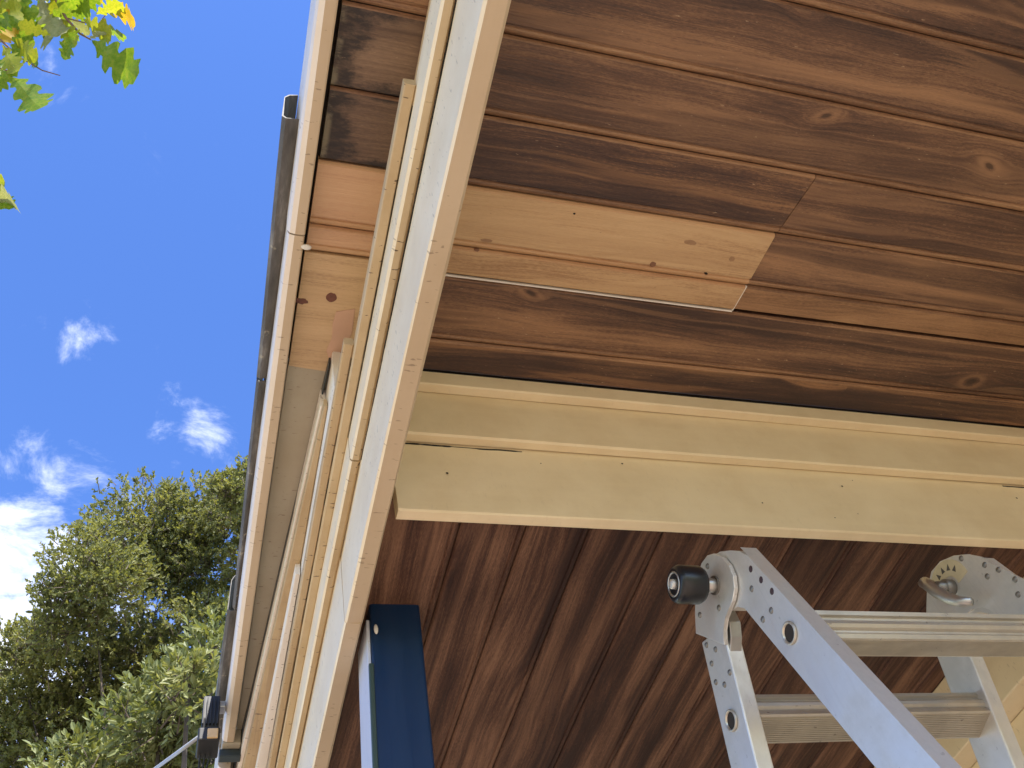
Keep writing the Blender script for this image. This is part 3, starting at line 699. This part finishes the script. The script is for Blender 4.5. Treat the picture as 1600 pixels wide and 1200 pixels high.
# hinge pin and black knob
kn = child('hinge_knob', lathe_x([(-.070, .010), (-.0735, .019), (-.071, .0245), (-.066, .027), (-.036, .027), (-.030, .024), (-.0285, .012)], XL, HY, HZ, 32), M['rubber'], lad, (XL-.05, HY, HZ), True)
child('pin', lathe_x([(-.030, .0100), (.004, .0100)], XL, HY, HZ, 20), M['cast'], kn, (XL, HY, HZ), True)
child('pin_collar', lathe_x([(-.0105, .0135), (-.0072, .0135)], XL, HY, HZ, 20), M['rivet'], kn, (XL, HY, HZ))
child('bolt_end', lathe_x([(-.0780, .003), (-.0772, .0066), (-.0700, .0075)], XL, HY, HZ, 20), M['alu'], kn, (XL-.075, HY, HZ), True)
def torus_x(x, y, z, Rr, r, n=32, m=8):
    bm = bmesh.new(); vs_ = [[bm.verts.new((x+math.sin(j*2*math.pi/m)*r, y+math.cos(k*2*math.pi/n)*(Rr+math.cos(j*2*math.pi/m)*r), z+math.sin(k*2*math.pi/n)*(Rr+math.cos(j*2*math.pi/m)*r))) for j in range(m)] for k in range(n)]
    for k in range(n):
        for j in range(m): bm.faces.new((vs_[k][j], vs_[(k+1) % n][j], vs_[(k+1) % n][(j+1) % m], vs_[k][(j+1) % m]))
    return bm
child('knob_ring', torus_x(XL-.0725, HY, HZ, .0165, .0016), M['cast'], kn, (XL-.072, HY, HZ), True)
# far hinge: plates with sticker and cast lever on the inner side
XI = XR-TH
RPp = [(0.9771, 0.853), (0.9479, 0.8776), (0.916, 0.893), (0.8893, 0.8904), (0.8615, 0.8765), (0.8388, 0.8576), (0.8231, 0.8372), (0.7906, 0.7622), (0.7779, 0.7149),
       (0.8275, 0.6714), (0.8654, 0.7583), (0.8677, 0.7725), (0.8762, 0.7847), (0.8938, 0.7961), (0.9136, 0.7992)]
sc = XI/1.135
RPp = [(y*sc, CAMZ+z*sc) for y, z in RPp]
hR = child('hinge_plate', prism(RPp, 0, XI-.0040, XI+.0008, .0008), M['alu'], lad, (XI, HY, HZ))
RY, RZ = .9016*sc, CAMZ+.8458*sc
for y, z in ((.853, .862), (.826, .823), (.812, .800), (.835, .808), (.800, .770), (.812, .752)): dome(XI-.0040, y*sc, CAMZ+z*sc, .0042, M['rivet'], hR)
st = [(RY+math.cos(R(a))*.043, RZ+math.sin(R(a))*.043) for a in range(20, 200, 12)]+[(RY+math.cos(R(a))*.017, RZ+math.sin(R(a))*.017) for a in range(200, 20, -20)]
stk = child('sticker', prism(st, 0, XI-.0044, XI-.0038), M['sticker'], hR, (XI, RY, RZ))
for a in (45, 75, 100, 125, 150):
    c0 = Vector((math.cos(R(a)), math.sin(R(a)))); t0 = Vector((-c0.y, c0.x)); b0 = Vector((RY, RZ))
    tri = [b0+c0*.026-t0*.004, b0+c0*.026+t0*.004, b0+c0*.036]
    child('printed_arrow', prism([tuple(q) for q in tri], 0, XI-.0047, XI-.0043), M['ink'], stk, (XI, RY, RZ))
child('hinge_pin', lathe_x([(-.020, .009), (-.018, .0125), (0, .0125)], XI, RY, RZ, 20), M['rivet'], hR, (XI, RY, RZ), True)
lv = [(XI-x, y*.980, CAMZ+z*.980) for y, z, x in ((.925, .874, .026), (.916, .868, .030), (.908, .853, .033), (.902, .835, .034), (.893, .815, .033), (.882, .799, .030), (.868, .787, .024))]
lev = child('hinge_lever', tube(lv, [.0065, .0092, .0105, .0102, .0092, .0082, .0060], 12), M['cast'], lad, (XI, RY, RZ), True)
child('lever_stem', tube([(XI-.034, RY-.002, RZ-.002), (XI-.002, RY, RZ)], [.009, .009], 12), M['rivet'], lev, (XI, RY, RZ), True)
for y, z in ((.985, .700), (.972, .690), (.965, .665)): dome(XI, y, CAMZ+z, .0040, M['rivet'], rA)

# ================================================================== SECURITY LIGHT
lp = Vector((.043, 1.775, kz(.955)))
sl = empty('security_light', tuple(lp), 'small black security light with amber lens fixed to the far end of the fascia', 'light')
child('housing', prism([(1.772, kz(.992)), (1.806, kz(.985)), (1.832, kz(.940)), (1.822, kz(.926)), (1.775, kz(.926)), (1.768, kz(.948))], 0, lp.x-.016, lp.x+.018, .002), M['black'], sl, tuple(lp))
hd = child('lamp_head', box(lp.x-.022, lp.x+.021, 1.755, 1.822, kz(.902), kz(.9255), .004, 3), M['black'], sl, (lp.x, 1.79, kz(.91)))
child('lens', box(lp.x-.004, lp.x+.017, 1.7515, 1.7575, kz(.9045), kz(.9215), .0016), M['lens'], hd, (lp.x, 1.755, kz(.91)))
for k in range(5):
    child('cooling_fin', box(lp.x-.0155+k*.0072, lp.x-.0130+k*.0072, 1.7625, 1.7705, kz(.936), kz(.984), .0004), M['black'], sl, (lp.x, 1.768, kz(.95)))
child('bracket', box(lp.x+.016, kx(.0566)-.0005, 1.785, 1.812, kz(.978), kz(.990), .002), M['cast'], sl, (lp.x, 1.77, kz(.99)))
for i, dx in enumerate((-.014, -.004, .006)):
    b = Vector((lp.x+dx, 1.805, kz(.903)))
    child('flex', tube([b, b+Vector((-.003*i, .012, -.03)), b+Vector((-.006+.004*i, .025, -.10)), b+Vector((.004, .04, -.25)), b+Vector((.004+.004*i, .05, -.6))], .0022, 6), M['black'], sl, tuple(b))
cb0 = Vector((lp.x-.020, 1.790, kz(.925)))
pth = []
e1 = at(60, 1275, 6.5)
for k in range(25):
    t = k/24; q = cb0.lerp(e1, t); q.z -= .10*math.sin(math.pi*t); pth.append(q)
tag(link('overhead_cable', tube([p_-cb0 for p_ in pth], .0042, 8), M['cable'], None, tuple(cb0), True), 'grey service cable running from the security light towards the trees', 'cable')

# ================================================================== TREES
def leaf_verts(p, d, up, ln, wd, fold=.25):
    """six-point leaf: base, two shoulders, tip, folded on the midrib"""
    s = d.cross(up)
    if s.length < 1e-4: s = d.cross(Vector((1, 0, 0)))
    s.normalize(); n = s.cross(d).normalized()
    return [p, p+d*ln*.38+s*wd*.5+n*wd*fold, p+d*ln*.72+s*wd*.38+n*wd*fold*.8, p+d*ln, p+d*ln*.72-s*wd*.38+n*wd*fold*.8, p+d*ln*.38-s*wd*.5+n*wd*fold]
def rdir(rn):
    while True:
        v = Vector((rn.uniform(-1, 1), rn.uniform(-1, 1), rn.uniform(-1, 1)))
        if .05 < v.length < 1: return v.normalized()
def foliage(blobs, seed, n_per, leaf, wid, mat, tree, twig_mat, center):
    """leafy shoots spread through a set of ellipsoid masses; blobs = (centre, radius, weight)"""
    rn = random.Random(seed); V, F, TV = [], [], bmesh.new()
    for c, r, wt in blobs:
        c = Vector(c)
        for _ in range(int(n_per*wt*r*r)):
            d = rdir(rn); rr = r*(rn.random()**.42)*(1+.22*mnoise.noise(c+d*1.9))
            p = c+d*rr
            if mnoise.noise(p*1.35+Vector((seed, 0, 0))) < -.34: continue
            if mnoise.noise(p*5.5+Vector((0, seed, 0))) < -.22: continue
            sdir = (d*.7+Vector((0, 0, .45))+rdir(rn)*.75).normalized(); sl_ = leaf*rn.uniform(1.1, 2.1)
            m = rn.randint(7, 11)
            for k in range(m):
                t = (k+.5)/m; q = p+sdir*sl_*t
                side = rdir(rn); side = (side-sdir*side.dot(sdir)).normalized()
                ld = (sdir*(.35+.75*t)+side*(1.15-.6*t)).normalized(); l = leaf*rn.uniform(.7, 1.15)*(.8+.3*t)
                b = len(V); V += leaf_verts(q, ld, sdir+rdir(rn)*.3, l, l*wid); F += [(b, b+1, b+2, b+3), (b, b+3, b+4, b+5)]
            if rn.random() < .25: tube([p-sdir*leaf*2, p+sdir*sl_], [.006, .003], 3, TV, False)
    me = bpy.data.meshes.new('crown'); ct = Vector(center)
    me.from_pydata([tuple(v-ct) for v in V], [], F); me.materials.append(mat)
    o = bpy.data.objects.new('crown', me); COL.objects.link(o); o.parent = tree; o.location = ct-tree.location
    child('twigs', TV, twig_mat, tree, center)
    return len(F)
def trunk(tree, base, tops, r0, seed, mat):
    rn = random.Random(seed); base = Vector(base); fork = base.lerp(sum((Vector(t) for t in tops), Vector())/len(tops), .45); fork.x = base.x+(fork.x-base.x)*.6; fork.y = base.y+(fork.y-base.y)*.6
    path = [base+(fork-base)*t+Vector((rn.uniform(-.06, .06), rn.uniform(-.06, .06), 0))*(t > 0) for t in (0, .08, .3, .55, .8, 1)]
    child('trunk', tube(path, [r0*1.35, r0*1.05, r0*.95, r0*.86, r0*.78, r0*.7], 12), mat, tree, base, True)
    for t in tops:
        t = Vector(t); pp = [fork.lerp(t, q)+Vector((rn.uniform(-.1, .1), rn.uniform(-.1, .1), .18*math.sin(math.pi*q))) for q in (0, .25, .5, .75, 1)]
        pp[0] = fork-Vector((0, 0, .1)); child('limb', tube(pp, [r0*.55, r0*.42, r0*.3, r0*.2, r0*.1], 8), mat, tree, fork, True)
# tall evergreen beyond the eave
D = 10.5
spec = [(225, 850, 105), (300, 815, 75), (150, 900, 85), (95, 965, 70), (330, 880, 80), (235, 950, 105), (380, 800, 62), (40, 1000, 62), (120, 1060, 95), (230, 1090, 110), (20, 1110, 85),
        (340, 1010, 90), (90, 1190, 120), (250, 1220, 130), (430, 880, 90), (440, 1040, 110), (-70, 1080, 90), (-60, 1210, 120), (380, 1180, 110), (355, 770, 32), (392, 745, 26)]
blobs = []; rn = random.Random(2)
for x, y, r in spec:
    t = D+rn.uniform(-.9, .9); blobs.append((at(x, y, t), r/FPX*t, 1.0 if r > 50 else 1.6))
tb = Vector((.1, 9.9, 0))
tr = empty('evergreen_tree', tuple(tb), 'tall dense evergreen tree with small dark leaves against the cloudy sky', 'tree')
nf = foliage(blobs, 4, 4600, .043, .58, M['leaf_dark'], tr, M['bark'], (-.3, 8, 8))
trunk(tr, tb, [blobs[i][0]+Vector((0, .6, -.2)) for i in (0, 2, 5, 7, 8, 9, 11, 14)], .085, 3, M['bark'])
# nearer paler tree just below the eave's end
D2 = 6.0
spec2 = [(300, 1075, 55), (335, 1020, 42), (250, 1120, 65), (320, 1150, 70), (190, 1170, 60), (370, 1090, 60), (250, 1220, 90), (120, 1235, 70), (350, 1230, 90)]
bl2 = []
for x, y, r in spec2:
    t = D2+rn.uniform(-.4, .4); bl2.append((at(x, y, t), r/FPX*t, 1.0))
tb2 = Vector((.15, 6.0, 0))
tr2 = empty('pale_leaved_tree', tuple(tb2), 'nearer pale green leafy tree just beyond the black security light', 'tree')
nf += foliage(bl2, 9, 3600, .062, .42, M['leaf_pale'], tr2, M['bark'], (-.3, 5.2, 5))
trunk(tr2, tb2, [bl2[i][0] for i in (0, 2, 3, 4, 5)], .09, 8, M['bark'])
print('leaf faces', nf)

# ---- oak bough overhead, each leaf its own part
ob = Vector((-2.1, -.9, 0))
oak = empty('oak_tree', tuple(ob), 'oak bough with lobed yellow green leaves hanging into the sky corner', 'tree')
OUT = [(0, .0), (.03, .025), (.09, .04), (.15, .10), (.20, .135), (.245, .115), (.27, .07), (.31, .075), (.36, .17), (.42, .225), (.47, .205), (.495, .125), (.53, .115), (.575, .20), (.635, .275), (.69, .255), (.715, .165), (.745, .15), (.79, .205), (.845, .205), (.88, .14), (.93, .115), (.975, .085), (1.0, 0)]
def oak_leaf(seed, ln):
    rn = random.Random(seed); bm = bmesh.new(); curl = rn.uniform(.03, .16); cup = rn.uniform(-.05, .22)
    def P_(x, y):
        return Vector((x*ln, y*ln, -curl*ln*x*x+cup*ln*abs(y)*.8+.03*ln*math.sin(9*x+seed)))
    mid = [bm.verts.new(P_(x, 0)) for x, _ in OUT]
    for s in (1, -1):
        k = 1+rn.uniform(-.12, .12); ed = [mid[0]]+[bm.verts.new(P_(x+rn.uniform(-.012, .012), s*y*k*rn.uniform(.88, 1.1))) for x, y in OUT[1:-1]]+[mid[-1]]
        for i in range(len(OUT)-1):
            vs_ = []
            for q in (mid[i], mid[i+1], ed[i+1], ed[i]):
                if q not in vs_: vs_.append(q)
            if len(vs_) > 2: bm.faces.new(vs_)
    tube([P_(-.16, 0), P_(0, 0)+Vector((0, 0, -.001)), P_(.5, 0)+Vector((0, 0, -.0008)), P_(.97, 0)], [.0010, .0011, .0008, .0003], 4, bm)
    return bm
leafmesh = []
for i in range(6):
    bm = oak_leaf(i+1, 1.0); bmesh.ops.scale(bm, vec=(1, 1, 1), verts=bm.verts)
    me = bpy.data.meshes.new('oak_leaf'); bm.to_mesh(me); bm.free(); leafmesh.append(me)
meshes = {}
def place_leaf(x0, y0, x1, y1, t0, t1, mat, kind, roll):
    a, b = at(x0, y0, t0), at(x1, y1, t1); d = (b-a); ln = d.length; d.normalize()
    key = (kind, mat)
    if key not in meshes:
        me = leafmesh[kind].copy(); me.materials.append(M[mat]); meshes[key] = me
    o = bpy.data.objects.new('leaf', meshes[key]); COL.objects.link(o); o.parent = oak
    vd = (a-Vector((0, 0, CAMZ))).normalized()
    nrm = (vd-d*vd.dot(d)).normalized(); nrm = Matrix.Rotation(roll, 3, d) @ nrm; s = nrm.cross(d)
    o.matrix_local = Matrix.Translation(a-ob) @ Matrix((( d.x, s.x, nrm.x, 0), (d.y, s.y, nrm.y, 0), (d.z, s.z, nrm.z, 0), (0, 0, 0, 1))) @ Matrix.Diagonal((ln, ln, ln, 1))
hero = [(141, 62, 219, 124, 1.9, 1.86, 'oak', 0, .25), (18, 118, 73, 185, 1.85, 1.8, 'oak', 1, -.15), (172, 12, 217, 34, 1.95, 1.9, 'oak_yellow', 2, .6), (150, 40, 199, 55, 1.95, 1.93, 'oak', 3, .9),
        (118, 48, 95, 92, 1.9, 1.88, 'oak', 4, -.6), (70, 40, 80, 76, 2.0, 1.95, 'oak_grey', 5, .8), (-34, 296, 42, 318, 1.75, 1.72, 'oak_grey', 1, .9), (-20, 300, 22, 328, 1.77, 1.74, 'oak', 3, -.4),
        (40, 80, 62, 104, 1.95, 1.93, 'oak', 2, .5), (45, 20, 20, 60, 2.0, 2.0, 'oak', 0, .3), (8, 90, -12, 132, 1.95, 1.9, 'oak', 4, .2), (100, -8, 150, 22, 2.0, 1.95, 'oak', 5, .5),
        (135, 5, 182, -18, 2.02, 2.0, 'oak_yellow', 1, -.3), (60, 10, 100, 58, 1.97, 1.93, 'oak_grey', 0, -.2), (30, 45, 2, 66, 2.0, 1.95, 'oak_yellow', 3, .2), (140, 60, 165, 48, 1.92, 1.9, 'oak_grey', 2, .8),
        (128, 30, 178, 58, 1.93, 1.9, 'oak_lime', 0, .4), (112, 20, 160, -10, 1.97, 1.95, 'oak', 4, -.4), (150, 22, 196, 4, 1.94, 1.9, 'oak_lime', 5, .3), (96, 30, 120, 76, 1.96, 1.92, 'oak_lime', 3, .3), (20, 60, 62, 96, 1.9, 1.88, 'oak_lime', 4, .3),
        (60, 40, 20, 88, 1.92, 1.9, 'oak', 2, -.2), (4, 70, 30, 118, 1.88, 1.85, 'oak_lime', 5, .2), (30, 108, -14, 140, 1.86, 1.84, 'oak', 0, .4), (80, 62, 40, 30, 1.98, 1.96, 'oak', 1, .2), (-30, 262, 12, 290, 1.78, 1.76, 'oak_lime', 4, .6)]
for h_ in hero: place_leaf(*h_)
rn = random.Random(21)
for i in range(110):
    x, y = rn.uniform(-70, 125), rn.uniform(-70, 62)
    if x+y*1.0 > 150: continue
    a = rn.uniform(0, 2*math.pi); l = rn.uniform(46, 74); t = rn.uniform(1.9, 2.3)
    x1, y1 = x+math.cos(a)*l, y+math.sin(a)*l
    if x1 > 150 or y1 > 80: continue
    place_leaf(x, y, x1, y1, t, t+rn.uniform(-.04, .04), rn.choice(['oak', 'oak', 'oak', 'oak', 'oak_lime', 'oak_lime', 'oak_grey', 'oak_yellow']), rn.randint(0, 5), rn.uniform(-1, 1))
def twig(pts, r0, r1, t):
    p_ = [at(x, y, t) for x, y in pts]; n = len(p_)
    child('twig', tube(p_, [r0+(r1-r0)*i/(n-1) for i in range(n)], 6), M['twig'], oak, p_[0], True)
twig([(-60, -130), (40, -60), (88, 0), (103, 28), (124, 52), (142, 62)], .0052, .0018, 1.95)
twig([(-90, 10), (0, 62), (32, 90), (66, 110), (94, 118)], .0030, .0009, 1.93)
twig([(-90, 90), (0, 107), (22, 113), (20, 120)], .0024, .0012, 1.9)
twig([(103, 28), (130, 35), (152, 40), (172, 14)], .0016, .0010, 1.95)
twig([(-120, 240), (-60, 275), (-30, 297)], .0022, .0010, 1.78)
hub = at(-60, -130, 1.95)
child('trunk', tube([ob, ob+Vector((.03, .02, .3)), ob+Vector((.0, .05, 1.4)), ob+Vector((-.08, .1, 2.8)), ob+Vector((-.02, .16, 4.6)), ob+Vector((.1, .2, 6.2))], [.30, .22, .19, .165, .12, .04], 14), M['bark'], oak, ob, True)
lim0 = ob+Vector((-.05, .12, 3.3))
child('limb', tube([lim0, lim0.lerp(hub, .3)+Vector((0, 0, .22)), lim0.lerp(hub, .65)+Vector((0, 0, .2)), hub], [.06, .036, .018, .0055], 8), M['bark'], oak, lim0, True)
for e in ((-90, 10, 1.93), (-90, 90, 1.9), (-120, 240, 1.78)):
    p2 = at(*e); p1 = lim0.lerp(hub, .65)+Vector((0, 0, .2))
    child('limb', tube([p1, p1.lerp(p2, .5)+Vector((0, 0, .05)), p2], [.009, .005, .003], 6), M['bark'], oak, p1, True)
